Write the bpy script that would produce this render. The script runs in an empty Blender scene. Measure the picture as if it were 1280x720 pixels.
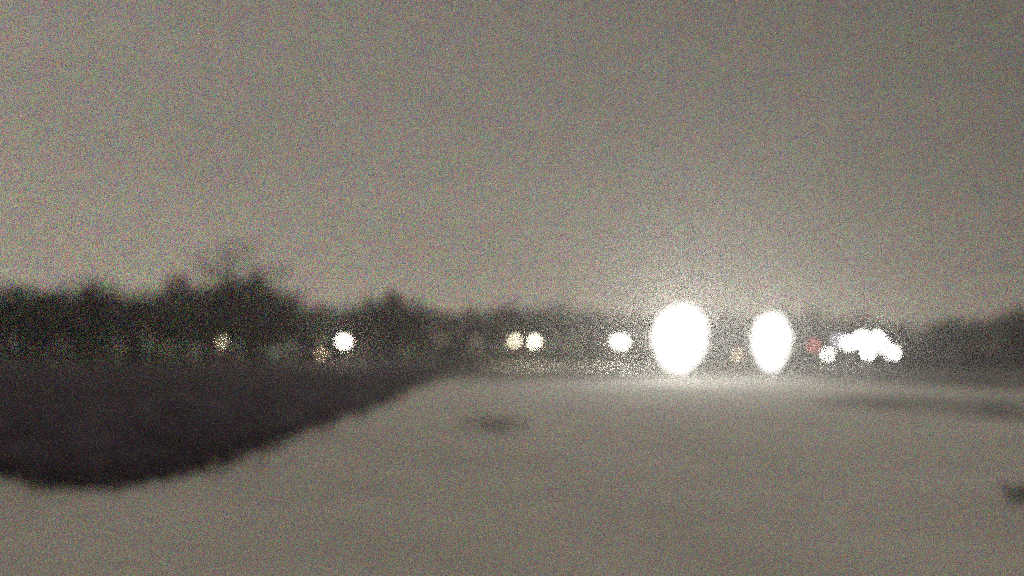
import bpy, math, random
from mathutils import Vector, Matrix, noise as mnoise
R = math.radians
random.seed(11)
sc = bpy.context.scene
col = sc.collection

# ------------------------------------------------------------------ camera
F = 1000.0                 # focal length in pixels of a 1280 wide frame
HOR = 440.0                # row of the horizon
PITCH = math.atan((HOR - 360.0) / F)
CAMZ = 1.65
cam_d = bpy.data.cameras.new('camera')
cam = bpy.data.objects.new('camera', cam_d); col.objects.link(cam)
cam.location = (0, 0, CAMZ)
cam.rotation_euler = (R(90) + PITCH, 0, 0)
cam_d.sensor_width = 36.0
cam_d.lens = 36.0 * F / 1280.0
cam_d.clip_start = 0.05
cam_d.clip_end = 4000
cam_d.dof.use_dof = True               # the phone was focused close by: everything far is soft
cam_d.dof.focus_distance = 0.50
cam_d.dof.aperture_fstop = 2.9
sc.camera = cam

sc.view_settings.view_transform = 'Standard'
sc.view_settings.look = 'None'
sc.view_settings.exposure = 0.0
sc.view_settings.gamma = 1.0
sc.view_settings.use_curve_mapping = False
sc.cycles.use_denoising = False
sc.cycles.use_adaptive_sampling = True
sc.cycles.adaptive_threshold = 0.30
sc.cycles.adaptive_min_samples = 16
sc.cycles.sampling_pattern = 'TABULATED_SOBOL'
sc.cycles.pixel_filter_type = 'BLACKMAN_HARRIS'
sc.cycles.filter_width = 3.6
sc.cycles.max_bounces = 5
sc.cycles.diffuse_bounces = 2
sc.cycles.glossy_bounces = 1
sc.cycles.transmission_bounces = 1
sc.cycles.transparent_max_bounces = 8
sc.cycles.volume_bounces = 0
sc.cycles.sample_clamp_indirect = 1.2
sc.cycles.caustics_reflective = False
sc.cycles.caustics_refractive = False

# ------------------------------------------------------------------ night overcast sky lit from below by the town
w = bpy.data.worlds.new('World'); sc.world = w; w.use_nodes = True
w.cycles.sampling_method = 'MANUAL'; w.cycles.sample_map_resolution = 256
nt = w.node_tree; N = nt.nodes; L = nt.links
N.clear()
def nd(t, **k):
    n = N.new(t)
    for a, b in k.items(): setattr(n, a, b)
    return n
def mth(op, a, b=None, c=None, clamp=False):
    n = nd('ShaderNodeMath', operation=op); n.use_clamp = clamp
    for i, v in enumerate((a, b, c)):
        if v is None: continue
        if isinstance(v, (int, float)): n.inputs[i].default_value = v
        else: L.new(v, n.inputs[i])
    return n.outputs[0]
out = nd('ShaderNodeOutputWorld'); bg = nd('ShaderNodeBackground')
tc = nd('ShaderNodeTexCoord'); sep = nd('ShaderNodeSeparateXYZ')
L.new(tc.outputs['Generated'], sep.inputs[0])
X, Y, Z = sep.outputs
up = mth('MAXIMUM', Z, 0.0)
lowglow = mth('EXPONENT', mth('MULTIPLY', up, -8.0))                  # bright belt above the horizon
az = mth('MULTIPLY', X, 1.0)                                          # the glow is stronger towards the left
azf = mth('SUBTRACT', 1.0, mth('MULTIPLY', az, 0.62))
g = mth('MULTIPLY', mth('MULTIPLY', lowglow, azf), 0.235)
base = mth('SUBTRACT', 0.178, mth('MULTIPLY', az, 0.085))
lum = mth('ADD', base, g)
cl = nd('ShaderNodeTexNoise'); cl.inputs['Scale'].default_value = 2.2; cl.inputs['Detail'].default_value = 2.0
mp = nd('ShaderNodeMapping'); mp.inputs['Scale'].default_value = (1, 1, 3.5)
L.new(tc.outputs['Generated'], mp.inputs[0]); L.new(mp.outputs[0], cl.inputs['Vector'])
lum = mth('MULTIPLY', lum, mth('ADD', 0.84, mth('MULTIPLY', cl.outputs['Fac'], 0.32)))
tint = nd('ShaderNodeMix', data_type='RGBA')
L.new(mth('MULTIPLY', lowglow, 0.9, clamp=True), tint.inputs[0])
tint.inputs[6].default_value = (1.11, 1.0, 0.85, 1)
tint.inputs[7].default_value = (1.18, 1.01, 0.74, 1)
# specks added for image grain: far below one pixel, so the lens averages them
GP = 7.0
snap = nd('ShaderNodeVectorMath', operation='SNAP'); snap.inputs[1].default_value = (0.00025,) * 3
L.new(tc.outputs['Generated'], snap.inputs[0])
wn = nd('ShaderNodeTexWhiteNoise', noise_dimensions='3D'); L.new(snap.outputs[0], wn.inputs['Vector'])
sr = nd('ShaderNodeSeparateColor'); L.new(wn.outputs['Color'], sr.inputs[0])
cr = nd('ShaderNodeCombineColor')
lw = mth('MULTIPLY', mth('POWER', wn.outputs['Value'], 3.0), 4.0)
for i in range(3):
    v = mth('MULTIPLY', mth('POWER', sr.outputs[i], GP), GP + 1.0)
    v = mth('ADD', mth('MULTIPLY', v, 0.85), mth('MULTIPLY', lw, 0.15))
    L.new(v, cr.inputs[i])
m1 = nd('ShaderNodeVectorMath', operation='MULTIPLY'); L.new(tint.outputs[2], m1.inputs[0]); L.new(cr.outputs[0], m1.inputs[1])
m2 = nd('ShaderNodeVectorMath', operation='SCALE'); L.new(m1.outputs[0], m2.inputs[0]); L.new(lum, m2.inputs['Scale'])
L.new(m2.outputs[0], bg.inputs['Color']); bg.inputs['Strength'].default_value = 1.0
L.new(bg.outputs[0], out.inputs['Surface'])

# ------------------------------------------------------------------ helpers
def tag(o, label=None, cat=None, group=None, kind=None):
    if label: o['label'] = label
    if cat: o['category'] = cat
    if group: o['group'] = group
    if kind: o['kind'] = kind
    return o
def empty(name, loc, rz=0):
    o = bpy.data.objects.new(name, None); col.objects.link(o)
    o.location = loc; o.rotation_euler = (0, 0, rz); o.empty_display_size = 0.3
    return o
def ray(px, py):
    d = Vector(((px - 640) / F, 1.0, -(py - 360) / F))
    return Matrix.Rotation(PITCH, 3, 'X') @ d
def at(px, py, Yd):                 # world point on the line of sight at depth Yd
    d = ray(px, py); k = Yd / d.y
    return Vector((d.x * k, Yd, CAMZ + d.z * k))
def gnd(px, py):                    # where that line of sight meets level ground
    d = ray(px, py); k = CAMZ / max(-d.z, 1e-4)
    return (d.x * k, d.y * k)
def hgt(x, y):
    r = math.hypot(x, y)
    a = 0.05 * min(1, r / 12) * (1 if r < 60 else max(0, 1 - (r - 60) / 40))
    return a * (mnoise.noise(Vector((x * 0.11, y * 0.11, 3.1))) + 0.35 * mnoise.noise(Vector((x * 0.3, y * 0.3, 7.0))))

class MB:
    def __init__(s): s.v = []; s.f = []; s.sm = []
    def face(s, pts, sm=False):
        b = len(s.v); s.v += [tuple(p) for p in pts]; s.f.append(tuple(range(b, b + len(pts)))); s.sm.append(sm)
    def tube(s, pts, rad, n=6, cap=True):
        b = len(s.v); pts = [Vector(p) for p in pts]; last = None
        for i, p in enumerate(pts):
            t = (pts[min(i + 1, len(pts) - 1)] - pts[max(i - 1, 0)]).normalized()
            a = last if last is not None else (Vector((1, 0, 0)) if abs(t.x) < .8 else Vector((0, 1, 0)))
            a = (a - t * a.dot(t)).normalized(); last = a; c = t.cross(a)
            for k in range(n):
                q = 2 * math.pi * k / n
                s.v.append(tuple(p + (a * math.cos(q) + c * math.sin(q)) * rad[i]))
        for i in range(len(pts) - 1):
            for k in range(n):
                k2 = (k + 1) % n
                s.f.append((b + i * n + k, b + i * n + k2, b + (i + 1) * n + k2, b + (i + 1) * n + k)); s.sm.append(True)
        if cap:
            s.f.append(tuple(b + k for k in range(n))[::-1]); s.sm.append(False)
            e = b + (len(pts) - 1) * n
            s.f.append(tuple(e + k for k in range(n))); s.sm.append(False)
        return s
    def lathe(s, prof, c=(0, 0, 0), n=16, axis='Z'):      # prof = (radius, height) pairs
        b = len(s.v)
        for r, h in prof:
            for k in range(n):
                q = 2 * math.pi * k / n; a, d = r * math.cos(q), r * math.sin(q)
                p = (a, d, h) if axis == 'Z' else (a, h, d)
                s.v.append((c[0] + p[0], c[1] + p[1], c[2] + p[2]))
        for i in range(len(prof) - 1):
            for k in range(n):
                k2 = (k + 1) % n
                s.f.append((b + i * n + k, b + i * n + k2, b + (i + 1) * n + k2, b + (i + 1) * n + k)); s.sm.append(True)
        return s
    def box(s, c, d):
        x, y, z = [q / 2 for q in d]; b = len(s.v)
        for i in (-1, 1):
            for j in (-1, 1):
                for k in (-1, 1): s.v.append((c[0] + i * x, c[1] + j * y, c[2] + k * z))
        for f in ((0, 1, 3, 2), (4, 6, 7, 5), (0, 4, 5, 1), (2, 3, 7, 6), (0, 2, 6, 4), (1, 5, 7, 3)):
            s.f.append(tuple(b + i for i in f)); s.sm.append(False)
        return s
    def mesh(s, name, mat):
        me = bpy.data.meshes.new(name); me.from_pydata(s.v, [], s.f)
        me.polygons.foreach_set('use_smooth', s.sm); me.materials.append(mat); me.update()
        return me
    def build(s, name, mat, parent=None, loc=None):
        o = bpy.data.objects.new(name, s.mesh(name, mat)); col.objects.link(o)
        if parent: o.parent = parent
        if loc: o.location = loc
        return o

def mat(name, c1, c2=None, scale=3.0, rough=0.8, bump=0.0, bscale=20.0, metal=0.0, detail=5.0, lo=.35, hi=.65):
    m = bpy.data.materials.new(name); m.use_nodes = True; t = m.node_tree
    b = t.nodes['Principled BSDF']; b.inputs['Roughness'].default_value = rough; b.inputs['Specular IOR Level'].default_value = .15 if rough > .55 else .5; b.inputs['Metallic'].default_value = metal
    co = t.nodes.new('ShaderNodeTexCoord')
    no = t.nodes.new('ShaderNodeTexNoise'); no.inputs['Scale'].default_value = scale; no.inputs['Detail'].default_value = detail
    t.links.new(co.outputs['Object'], no.inputs['Vector'])
    r = t.nodes.new('ShaderNodeValToRGB'); e = r.color_ramp.elements
    e[0].position = lo; e[1].position = hi
    e[0].color = (*c1, 1); e[1].color = (*(c2 or c1), 1)
    t.links.new(no.outputs['Fac'], r.inputs[0]); t.links.new(r.outputs[0], b.inputs['Base Color'])
    if bump:
        n2 = t.nodes.new('ShaderNodeTexNoise'); n2.inputs['Scale'].default_value = bscale; n2.inputs['Detail'].default_value = 6
        t.links.new(co.outputs['Object'], n2.inputs['Vector'])
        bp = t.nodes.new('ShaderNodeBump'); bp.inputs['Strength'].default_value = bump; bp.inputs['Distance'].default_value = .03
        t.links.new(n2.outputs['Fac'], bp.inputs['Height']); t.links.new(bp.outputs[0], b.inputs['Normal'])
    return m
def glow(name, c, s):
    m = bpy.data.materials.new(name); m.use_nodes = True; b = m.node_tree.nodes['Principled BSDF']
    b.inputs['Base Color'].default_value = (.5, .5, .5, 1)
    b.inputs['Emission Color'].default_value = (*c, 1); b.inputs['Emission Strength'].default_value = s
    return m

SNOW = mat('snow', (.77, .74, .69), (.90, .87, .82), scale=.45, rough=1.0, bump=.5, bscale=9)
DARKG = mat('dark_turf', (.065, .05, .078), (.16, .128, .175), scale=.7, rough=.95, bump=.8, bscale=12)
BLADE = mat('dry_grass', (.085, .067, .09), (.19, .155, .195), scale=4, rough=.9)
VERGE = mat('thin_snow', (.10, .09, .09), (.40, .38, .37), scale=.22, rough=.9, bump=.5, bscale=5, lo=.38, hi=.62)  # thin snow over grass, coloured darker so the lamp hotspot on it fades
WORN = mat('worn_snow', (.16, .145, .15), (.68, .66, .63), scale=.55, rough=.9, bump=.5, bscale=5, lo=.40, hi=.66)
ROADM = mat('road', (.62, .61, .58), (.78, .77, .74), scale=.4, rough=1.0, bump=.3)
BARK = mat('bark', (.035, .03, .03), (.07, .06, .055), scale=8, rough=.9, bump=.8, bscale=30)
TWIG = mat('twigs', (.045, .03, .048), (.085, .06, .085), scale=2.5, rough=.95)
TWIG2 = mat('evergreen_twigs', (.034, .028, .036), (.065, .052, .062), scale=2.5, rough=.95)
METAL = mat('grey_metal', (.12, .12, .125), (.2, .2, .2), scale=6, rough=.5, metal=.7)
BLACKM = mat('black_metal', (.03, .03, .032), (.05, .05, .05), scale=6, rough=.5, metal=.4)
CONC = mat('concrete', (.25, .24, .23), (.35, .34, .32), scale=7, rough=.9, bump=.4)

# ------------------------------------------------------------------ ground
def sheet(name, xs, ys, m, dz=0.0, keep=None, kind='structure'):
    mb = MB(); nx = len(xs)
    mb.v = [(x, y, hgt(x, y) + dz) for y in ys for x in xs]
    for j in range(len(ys) - 1):
        for i in range(nx - 1):
            mb.f.append((j * nx + i, j * nx + i + 1, (j + 1) * nx + i + 1, (j + 1) * nx + i)); mb.sm.append(True)
    return tag(mb.build(name, m), kind=kind)
def grid(lo, hi, near, fine, step, far):
    v = []; x = -near
    while x <= near + 1e-6: v.append(x); x += fine
    s = fine; x = near
    while x < hi: s = min(s * 1.12, far); x += s; v.append(x)
    s = fine; x = -near
    while x > lo: s = min(s * 1.12, far); x -= s; v.append(x)
    return sorted(v)
sheet('snow_ground', grid(-1500, 1500, 30, .7, 0, 150), grid(-300, 2500, 40, .7, 0, 150), SNOW)

# dark turf field on the left: its near edge, taken along the lines of sight
EDGE = [(-160, 580), (0, 586), (40, 584), (80, 594), (125, 601), (165, 592), (200, 588), (240, 579), (275, 568), (310, 556), (350, 545),
        (400, 529), (450, 512), (490, 497), (520, 482), (548, 471), (560, 465)]
edge = [gnd(*e) for e in EDGE]
def strip(name, near, far, m, dz, nv=26, jit=.0):
    mb = MB(); n = len(near)
    for j in range(nv + 1):
        t = (j / nv) ** 1.8
        for i in range(n):
            a, b = near[i], far[i]
            jx = random.uniform(-jit, jit) if j == 0 else 0
            x, y = a[0] + (b[0] - a[0]) * t, a[1] + (b[1] - a[1]) * t + jx
            mb.v.append((x, y, hgt(x, y) + dz))
    for j in range(nv):
        for i in range(n - 1):
            mb.f.append((j * n + i, j * n + i + 1, (j + 1) * n + i + 1, (j + 1) * n + i)); mb.sm.append(True)
    return tag(mb.build(name, m), kind='structure')
def resample(P, k):
    o = []
    for i in range(len(P) - 1):
        for q in range(k):
            t = q / k; o.append((P[i][0] * (1 - t) + P[i + 1][0] * t, P[i][1] * (1 - t) + P[i + 1][1] * t))
    return o + [P[-1]]
en = resample(edge, 5)
far_pts = [(-150 + (en[-1][0] + 4 + 150) * (i / (len(en) - 1)), 112.0) for i in range(len(en))]
strip('dark_field', en, far_pts, DARKG, .065, jit=.35)

def inside(x, y):                                # is (x, y) on the dark field
    if y > 96: return False
    c = False; P = [(-150, 98)] + edge + [(edge[-1][0] + 4, 98)]
    for i in range(len(P)):
        a, b = P[i], P[i - 1]
        if (a[1] > y) != (b[1] > y) and x < (b[0] - a[0]) * (y - a[1]) / (b[1] - a[1]) + a[0]: c = not c
    return c
def tuft(mb, x, y, h, n, spread):
    z = hgt(x, y)
    for k in range(n):
        q = random.uniform(0, 6.283); r = random.uniform(0, spread * .4)
        bx, by = x + r * math.cos(q), y + r * math.sin(q)
        l = h * random.uniform(.5, 1.1); q2 = q + random.uniform(-.6, .6); s = spread * random.uniform(.3, 1)
        wd = .012 + h * .03
        dx, dy = -math.sin(q2) * wd, math.cos(q2) * wd
        mb.face([(bx - dx, by - dy, z), (bx + dx, by + dy, z), (bx + math.cos(q2) * s * .5 + dx * .7, by + math.sin(q2) * s * .5 + dy * .7, z + l * .7),
                 (bx + math.cos(q2) * s, by + math.sin(q2) * s, z + l)])
mb = MB(); c = 0
while c < 9000:
    y = 8 + 88 * random.random() ** 1.7; x = random.uniform(-75, -4) * (y / 96) ** .7 + random.uniform(-3, 3)
    if inside(x, y):
        tuft(mb, x, y, random.uniform(.10, .24), 6, .16); c += 1
for i in range(len(en) - 1):                     # ragged rim against the snow
    for k in range(14):
        t = random.random(); x = en[i][0] * (1 - t) + en[i + 1][0] * t; y = en[i][1] * (1 - t) + en[i + 1][1] * t
        tuft(mb, x + random.gauss(0, .35), y - min(.9, abs(random.gauss(0, .45))) + .15, random.uniform(.06, .2), 5, .15)
tag(mb.build('dry_grass', BLADE), 'dark rough grass covering the field on the left', 'grass', kind='stuff')

# thinly snowed verge before the trees, its darker right arm, and the snowed road behind
def quadstrip(name, npx, fpx, m, dz):
    a = resample([gnd(*p) for p in npx], 8); b = resample([gnd(*p) for p in fpx], 8)
    return strip(name, a, b, m, dz, nv=8)
quadstrip('grass_verge', [(535, 473), (640, 471), (760, 469), (900, 469), (1060, 474), (1180, 484), (1290, 489), (1500, 492)],
          [(535, 460), (640, 460), (760, 460), (900, 460), (1060, 460), (1180, 460), (1290, 460), (1500, 460)], VERGE, .03)
quadstrip('worn_track', [(1010, 505), (1100, 512), (1180, 517), (1290, 526), (1400, 536)],
          [(1040, 497), (1100, 495), (1180, 498), (1290, 503), (1400, 508)], WORN, .035)
mb = MB()
xs = [(-6 + 236 * i / 60) for i in range(61)]
for j, yy in enumerate((93.5, 105)):
    for x in xs: mb.v.append((x, yy, .03 + hgt(x, yy)))
for i in range(60): mb.f.append((i, i + 1, 61 + i + 1, 61 + i)); mb.sm.append(True)
tag(mb.build('road', ROADM), kind='structure')
for k in (0, 1):                                 # its kerbs
    yy = (93.35, 105.15)[k]; mb = MB().box((112, yy, .04), (236, .22, .2)); tag(mb.build('kerb', CONC), kind='structure')

# ------------------------------------------------------------------ trees
def twig_cloud(mb, c, rx, rz, n, size):
    for k in range(n):
        while True:
            p = Vector((random.uniform(-1, 1), random.uniform(-1, 1), random.uniform(-1, 1)))
            if p.length < 1: break
        q = Vector((c[0] + p.x * rx, c[1] + p.y * rx, c[2] + p.z * rz))
        d = Vector((p.x + random.gauss(0, .6), p.y + random.gauss(0, .6), abs(p.z) * .6 + random.uniform(-.3, .9))).normalized()
        l = size * random.uniform(.5, 1.4); s = d.cross(Vector((random.random() - .5, random.random() - .5, random.random() - .5))).normalized() * l * random.uniform(.12, .26)
        mb.face([q - s * .5, q + s * .5, q + d * l * .6 + s, q + d * l])
def tree_mesh(H, rx, dense, leaf, seed, size=.45, low=.12):
    random.seed(seed)
    t = MB(); lean = random.uniform(-.04, .04) * H
    top = (lean, random.uniform(-.02, .02) * H, H * .93)
    r0 = H * .022
    pts = [(0, 0, -.3), (0, 0, H * .12), (lean * .4, 0, H * .45), (lean * .8, 0, H * .72), top]
    t.tube(pts, [r0 * 1.5, r0, r0 * .75, r0 * .4, r0 * .08], 7)
    cr = MB(); blobs = []
    for k in range(13):
        z0 = H * (.16 + .6 * k / 13); a = k * 2.4 + random.uniform(-.4, .4)
        reach = rx * random.uniform(.65, 1.05) * (1 - .55 * max(0, (z0 / H - .35)) ** 1.0)
        e = Vector((lean * z0 / H + math.cos(a) * reach, math.sin(a) * reach, z0 + reach * random.uniform(.35, 1.0)))
        e.z = min(e.z, H * .94)
        s = Vector((lean * z0 / H * .8, 0, z0)); m = s.lerp(e, .5) + Vector((0, 0, -reach * .08))
        t.tube([s, m, e], [r0 * .42, r0 * .25, r0 * .06], 5, False)
        blobs.append((e, rx * random.uniform(.28, .46))); blobs.append((m, rx * random.uniform(.26, .4)))
        for j in range(3):
            a2 = a + random.uniform(-1, 1); f = m.lerp(e, random.random())
            g2 = f + Vector((math.cos(a2), math.sin(a2), random.uniform(.3, 1.1))) * rx * .35
            g2.z = min(g2.z, H * .97)
            t.tube([f, g2], [r0 * .14, r0 * .03], 4, False)
    blobs.append((Vector(top), rx * .3)); blobs.append((Vector((lean * .8, 0, H * .8)), rx * .45))
    for b, r in blobs: twig_cloud(cr, b, r, r * .85, int(dense), size)
    for k in range(int(dense * 4)):
        a = random.random() * 6.28; rr = rx * random.uniform(.1, .9); z = H * random.uniform(low, .6)
        twig_cloud(cr, (math.cos(a) * rr, math.sin(a) * rr, z), .3, .3, 1, size)
    return t.mesh('trunk', BARK), cr.mesh('crown', leaf)
KINDS = [tree_mesh(8, 3.1, 62, TWIG, 1), tree_mesh(8, 2.5, 66, TWIG, 2), tree_mesh(8, 3.4, 60, TWIG2, 3),
         tree_mesh(8, 2.8, 70, TWIG, 4), tree_mesh(8, 2.2, 62, TWIG2, 5)]
BARE = tree_mesh(8, 2.7, 15, TWIG, 9, size=.34)
def place_tree(px, top_py, Yd, kind, label, group=None, wide=1.0):
    p = at(px, top_py, Yd); h = p.z
    meshes = BARE if kind < 0 else KINDS[kind % 5]
    s = h / 7.9
    e = empty('tree', (p.x, Yd, 0), random.uniform(0, 6.28))
    for nm, me in zip(('trunk', 'crown'), meshes):
        o = bpy.data.objects.new(nm, me); col.objects.link(o); o.parent = e
    e.scale = (s * wide, s * wide, s)
    tag(e, label, 'tree', group)
    return e
CREST = [(-420, 356), (-200, 362), (-60, 364), (0, 361), (40, 361), (75, 366), (95, 356), (125, 350), (150, 364), (170, 371), (200, 360), (235, 348), (262, 352),
         (292, 345), (330, 350), (355, 362), (385, 375), (415, 380), (440, 386), (465, 374), (490, 367), (515, 371), (540, 382), (565, 387),
         (595, 382), (625, 378), (660, 379), (690, 380), (720, 381), (750, 384), (790, 388), (840, 388), (900, 391), (950, 390), (1000, 388),
         (1050, 391), (1100, 396), (1145, 402), (1180, 397), (1215, 391), (1250, 390), (1285, 387), (1340, 384), (1500, 378), (1700, 380)]
def crest(px):
    for i in range(len(CREST) - 1):
        a, b = CREST[i], CREST[i + 1]
        if a[0] <= px <= b[0]: return a[1] + (b[1] - a[1]) * (px - a[0]) / (b[0] - a[0])
    return 385
random.seed(5)
named = [
    (290, 294, 113, -1, 'tallest tree of the wood, thin bare crown rising above all the others', 1.25),
    (322, 322, 115, -1, 'bare thin-crowned tree just right of the tallest tree in the wood', 1.1),
    (238, 334, 114, -1, 'bare thin-crowned tree just left of the tallest tree in the wood', 1.1),
    (122, 348, 111, 0, 'dense dark rounded tree making the hump at the far left of the wood', .9),
    (490, 366, 110, 3, 'dark round-topped tree standing above the dip right of the lone white lamp', 1.1),
    (36, 358, 110, 2, 'broad dark tree at the left edge of the wood', 1.0),
    (1278, 383, 106, 0, 'dark tree highest at the right edge of the picture', 1.0),
]
for px, tp, Yd, k, lb, wd in named: place_tree(px, tp, Yd, k, lb, None, wd)
def section(px):
    if px < 200: return 'dark tree in the wood behind the dark field, left of the tallest tree', 'trees left of the tallest tree'
    if px < 430: return 'dark tree between the tallest tree and the lone white lamp', 'trees between the tallest tree and the lone lamp'
    if px < 660: return 'dark tree between the lone white lamp and the touching pair of lamps', 'trees between the lone lamp and the paired lamps'
    if px < 850: return 'dim haze-veiled tree between the paired lamps and the biggest floodlight', 'trees left of the biggest floodlight'
    if px < 1110: return 'dim haze-veiled tree behind the floodlights and the lamp cluster', 'trees behind the floodlights'
    return 'dark tree in the unlit wood right of the lamp cluster', 'trees right of the lamp cluster'
px = -240; i = 0
while px < 1560:
    lb, gr = section(px)
    place_tree(px, crest(px) + random.uniform(-2, 7), 107 + (i % 3) * 4 + random.uniform(-1, 1), i * 2 + i // 5, lb, gr, random.uniform(.95, 1.2))
    px += random.uniform(23, 34); i += 1
# far wood behind: one mass
random.seed(21)
mb = MB()
for k in range(520):
    px = random.uniform(-330, 1640); Yd = random.uniform(122, 150)
    t = at(px, crest(px) + random.uniform(6, 26), Yd); z = random.uniform(.5, max(1.2, t.z))
    twig_cloud(mb, (t.x, Yd, z), 2.6, 1.6, 46, .8)
tag(mb.build('wood', TWIG), 'far dark wood seen as one mass behind the row of trees', 'wood', kind='stuff')
# undergrowth along the foot of the trees
mb = MB()
for k in range(1100):
    x = random.uniform(-115, 115); yy = random.uniform(106, 112)
    if -22 < x < 60 and random.random() < .35: continue
    hh = random.uniform(.5, 1.7) * (1 if x < -8 or x > 52 else .7)
    twig_cloud(mb, (x, yy, hh), 1.2, hh * .9, 34, .42)
for k in range(650):                             # low scrub reaching out on the right, beyond the lamp cluster
    yy = random.uniform(72, 106); x = random.uniform(.46, .95) * yy + random.gauss(0, 2)
    hh = random.uniform(.2, .6)
    twig_cloud(mb, (x, yy, hh), 1.3, hh * .8, 30, .4)
tag(mb.build('undergrowth', TWIG), 'dark tangled undergrowth along the foot of the wood and on its right verge', 'undergrowth', kind='stuff')

# ------------------------------------------------------------------ lamps
def lamp_light(name, parent, loc, watts, colr, rad, spot=0, tilt=0):
    d = bpy.data.lights.new(name, 'SPOT' if spot else 'POINT'); d.energy = watts; d.color = colr; d.shadow_soft_size = rad
    o = bpy.data.objects.new(name, d); col.objects.link(o); o.parent = parent; o.location = loc
    if spot: d.spot_size = R(spot); d.spot_blend = 1.0; o.rotation_euler = (R(90 + tilt), 0, R(180))
    return o
WHITE = (1.0, .98, .90); WARM = (1.0, .80, .50)
def street_lamp(px, py, Yd, r, strength, colr, watts, label, group=None):
    p = at(px, py, Yd); z = p.z
    e = empty('street_lamp', (p.x, Yd, 0)); tag(e, label, 'lamp', group)
    MB().lathe([(.0, 0), (.16, 0), (.16, .25), (.09, .32), (0, .32)], n=12).build('base', CONC, e)
    MB().tube([(0, 0, .3), (0, 0, z * .6), (0, 0, z - r * .95)], [.07, .055, .045], 8).build('pole', METAL, e)
    hd = MB().lathe([(.0, z - r * 1.02), (.12, z - r), (.16, z - r * .8), (.10, z - r * .7), (0, z - r * .7)], n=14).build('collar', BLACKM, e)
    gl = MB().lathe([(r * math.sin(a) + .001, z - r * math.cos(a)) for a in [math.pi * q / 12 for q in range(13)]], n=18)
    gl.build('globe', glow('lamp_glass', colr, strength), e)
    MB().lathe([(.0, z + r * 1.12), (r * .3, z + r * 1.08), (r * .42, z + r * .94), (0, z + r * .94)], n=14).build('cap', BLACKM, e)
    if watts: lamp_light('lamp_light', e, (0, -r - .2, z), watts, colr, .12)
    return e
street_lamp(278, 427, 92, .26, 2.0, (1, .83, .5), 90, 'dim yellowish lamp far left, before the tallest trees')
street_lamp(402, 443, 92, .26, 1.5, (1, .68, .40), 40, 'small dim orange lamp low beside the lone white lamp')
street_lamp(430, 427, 88, .42, 15, (1, .93, .78), 700, 'bright round white lamp standing alone before the left wood')
street_lamp(343, 440, 94, .30, .35, (.75, 1, .7), 0, 'faint greenish lamp between the yellowish lamp and the lone white lamp')
street_lamp(552, 426, 94, .30, .4, (1, .75, .45), 0, 'faint orange lamp before the wood, left one of the two faint lamps')
street_lamp(595, 425, 94, .3, .35, (1, .8, .6), 0, 'faint pale lamp before the wood, right one of the two faint lamps')
street_lamp(643, 426, 90, .34, 6, (1, .87, .55), 150, 'yellowish lamp touching a whiter one, left of the pair')
street_lamp(668, 427, 90, .35, 12, (1, .93, .66), 500, 'whiter and brighter lamp of the touching pair, on its right')
street_lamp(778, 428, 88, .38, 15, (1, .96, .8), 2000, 'bright oval white lamp left of the biggest floodlight')
street_lamp(771, 427, 90, .32, 11, WHITE, 0, 'white lamp half merged into the left side of the bright oval lamp')
street_lamp(921, 443, 86, .3, 1.4, (1, .62, .38), 50, 'small orange lamp low between the two big floodlights')
street_lamp(1035, 443, 84, .25, 16, (1, .98, .85), 300, 'small white lamp low at the left foot of the lamp cluster')
street_lamp(1048, 425, 88, .30, 3, (.9, .85, 1), 100, 'pale violet-white lamp at the upper left end of the cluster')

def signal_light(px, py, Yd):
    p = at(px, py, Yd); z = p.z
    e = empty('signal_light', (p.x, Yd, 0)); tag(e, 'red light on a post right of the second big floodlight', 'signal light')
    MB().tube([(0, 0, 0), (0, 0, z - .3)], [.06, .05], 8).build('pole', METAL, e)
    MB().box((0, 0, z), (.5, .3, .62)).build('housing', BLACKM, e)
    MB().lathe([(0, -.17), (.14, -.175), (.2, -.16), (.2, -.152)], c=(0, 0, z), n=18, axis='Y').build('lens', glow('red_lens', (1, .16, .16), 5), e)
    MB().tube([(-.22, -.15, z + .22), (-.2, -.36, z + .25), (.2, -.36, z + .25), (.22, -.15, z + .22)], [.02] * 4, 5).build('visor', BLACKM, e)
signal_light(1016, 432, 86)

def floodlight(px, py, Yd, heads, r, strength, watts, label, lw=None):
    """mast, crossbars and round dish heads facing the field; heads = (dx, dz) from the cluster's middle"""
    p = at(px, py, Yd); z = p.z
    e = empty('floodlight', (p.x, Yd, 0), math.atan2(-p.x, Yd) * 1.0); tag(e, label, 'floodlight')
    zt = z + max(h[1] for h in heads)
    MB().lathe([(0, 0), (.4, 0), (.4, .18), (0, .18)], n=14).build('base', CONC, e)
    MB().tube([(0, .35, .1), (0, .35, zt)], [.11, .08], 10).build('mast', METAL, e)
    rows = sorted(set(round(h[1], 3) for h in heads))
    heads = [(h[0], round(h[1], 3)) for h in heads]
    for rw in rows:
        xs_ = [h[0] for h in heads if h[1] == rw]
        MB().box((0, .3, z + rw), (max(xs_) - min(xs_) + .4, .08, .08)).build('crossbar', METAL, e)
    gm = glow('flood_glass', (1, .99, .93), strength)
    for dx, dz in heads:
        hd = MB().lathe([(0, .24), (r * .35, .22), (r * .75, .1), (r, -.06), (r * 1.03, -.1), (r * .96, -.1), (r * .92, -.04)], c=(dx, 0, z + dz), n=20, axis='Y').build('lamp_head', BLACKM, e)
        MB().lathe([(0, -.12), (r * .5, -.105), (r * .92, -.06), (r * .94, -.04)], c=(dx, 0, z + dz), n=20, axis='Y').build('lens', gm, hd)
    lamp_light('lamp_light', e, (0, -.9, z), watts, (1, .99, .90), .3, 90, 15)
    return e
k = .0585                                        # metres per pixel at 58.5 m
def H(lst, kk): return [(a * kk, b * kk) for a, b in lst]
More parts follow.
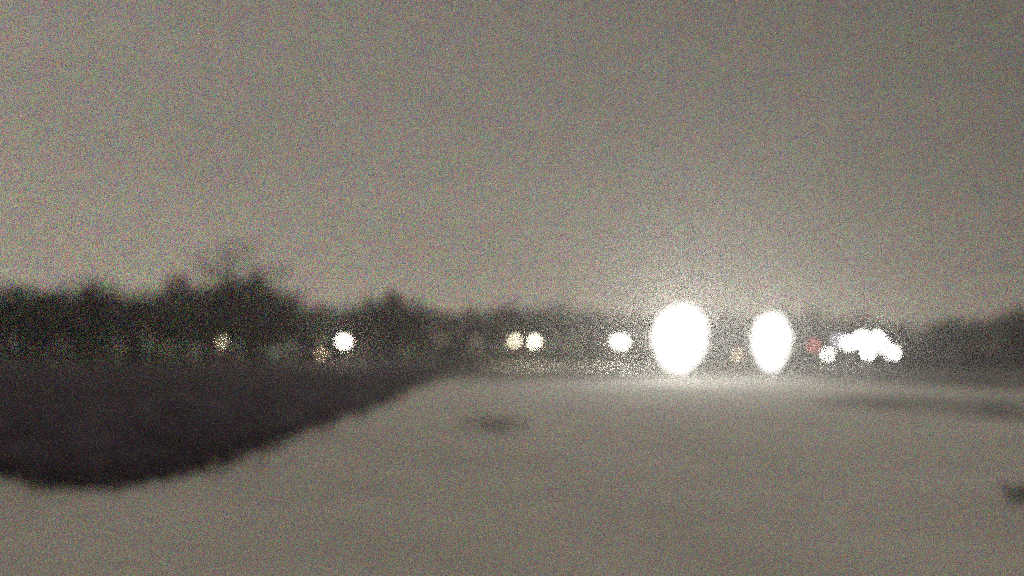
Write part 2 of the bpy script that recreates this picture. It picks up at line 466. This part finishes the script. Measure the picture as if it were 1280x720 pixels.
def oval(a, b, egg, n, seed):                    # heads fill an oval shaped to the light's glare, narrower at the foot
    rg = random.Random(seed); o = []
    for f, m in ((1, n), (.52, n // 2), (0, 1)):
        for q in range(m):
            t = 2 * math.pi * q / m + .2; z = math.sin(t) * b * f
            o.append((math.cos(t) * a * f * (1 + egg * z / b) + rg.uniform(-1, 1) + z * .06, z + rg.uniform(-1, 1)))
    return o
floodlight(850, 423, 58.5, H(oval(22.5, 31.5, .10, 16, 1), k), .54, 3.2, 13500, 'biggest and brightest white floodlight, a huge oval glare over the snow')
floodlight(964, 428, 62, H(oval(13, 26.5, .22, 12, 2), .062), .50, 3.2, 7000, 'second biggest white floodlight, a narrower oval glare right of the biggest')
for px_, py_, r_, s_, w_, lb_ in [
    (1061, 429, .42, 14, 200, 'white floodlight at the left of the merged lamp cluster, right of the violet-white lamp'),
    (1077, 424, .52, 14, 400, 'white floodlight highest in the middle of the merged lamp cluster'),
    (1096, 424, .50, 14, 400, 'white floodlight at the upper right shoulder of the merged lamp cluster'),
    (1085, 440, .42, 14, 200, 'white floodlight hanging lowest under the middle of the lamp cluster'),
    (1105, 433, .34, 14, 600, 'white floodlight joining the cluster to its lowest right end'),
    (1116, 441, .38, 14, 200, 'white floodlight at the low right end of the lamp cluster')]:
    floodlight(px_, py_, 84, [(0, 0)], r_ * .95, s_, w_ * 1.5, lb_)

# ------------------------------------------------------------------ small plants on the snow
def bush(name, px, py, wd, h, n, label, cat, m=BLADE, n_tw=260):
    x, y = gnd(px, py); e = empty(name, (x, y, hgt(x, y))); tag(e, label, cat)
    random.seed(int(px)); b = MB(); s = MB()
    for q in range(n):
        a = random.random() * 6.28; rr = wd * .5 * random.random() ** .6
        s.tube([(rr * .4 * math.cos(a), rr * .2 * math.sin(a), -.02), (rr * math.cos(a), rr * .5 * math.sin(a), h * random.uniform(.5, 1))], [.008, .003], 4, False)
    for q in range(n_tw):
        a = random.random() * 6.28; rr = wd * .5 * random.random() ** .6
        twig_cloud(b, (rr * math.cos(a), rr * .5 * math.sin(a), h * random.uniform(.05, .85) * (1 - .5 * rr / wd)), .04, .04, 1, .10 + h * .12)
    s.build('stems', BARK, e); b.build('leaves' if cat == 'shrub' else 'blades', m, e)
bush('grass_clump', 615, 538, 1.6, .34, 12, 'low dark smudge of dry grass poking through the snow in mid-field', 'grass clump', n_tw=95)
bush('shrub', 1296, 632, .66, .28, 16, 'small dark shrub on the snow at the right edge of the picture', 'shrub', n_tw=60)

# ------------------------------------------------------------------ misty air
hz = MB().box((0, 60, 9.5), (420, 220, 21.4)).build('haze', METAL)
hm = bpy.data.materials.new('haze'); hm.use_nodes = True; t = hm.node_tree; t.nodes.clear()
o_ = t.nodes.new('ShaderNodeOutputMaterial'); v_ = t.nodes.new('ShaderNodeVolumePrincipled')
v_.inputs['Color'].default_value = (.93, .90, .89, 1); v_.inputs['Density'].default_value = .0022
v_.inputs['Anisotropy'].default_value = .72
t.links.new(v_.outputs[0], o_.inputs['Volume'])
hz.data.materials.clear(); hz.data.materials.append(hm)
tag(hz, 'thin misty night air over the snow', 'haze', kind='stuff')
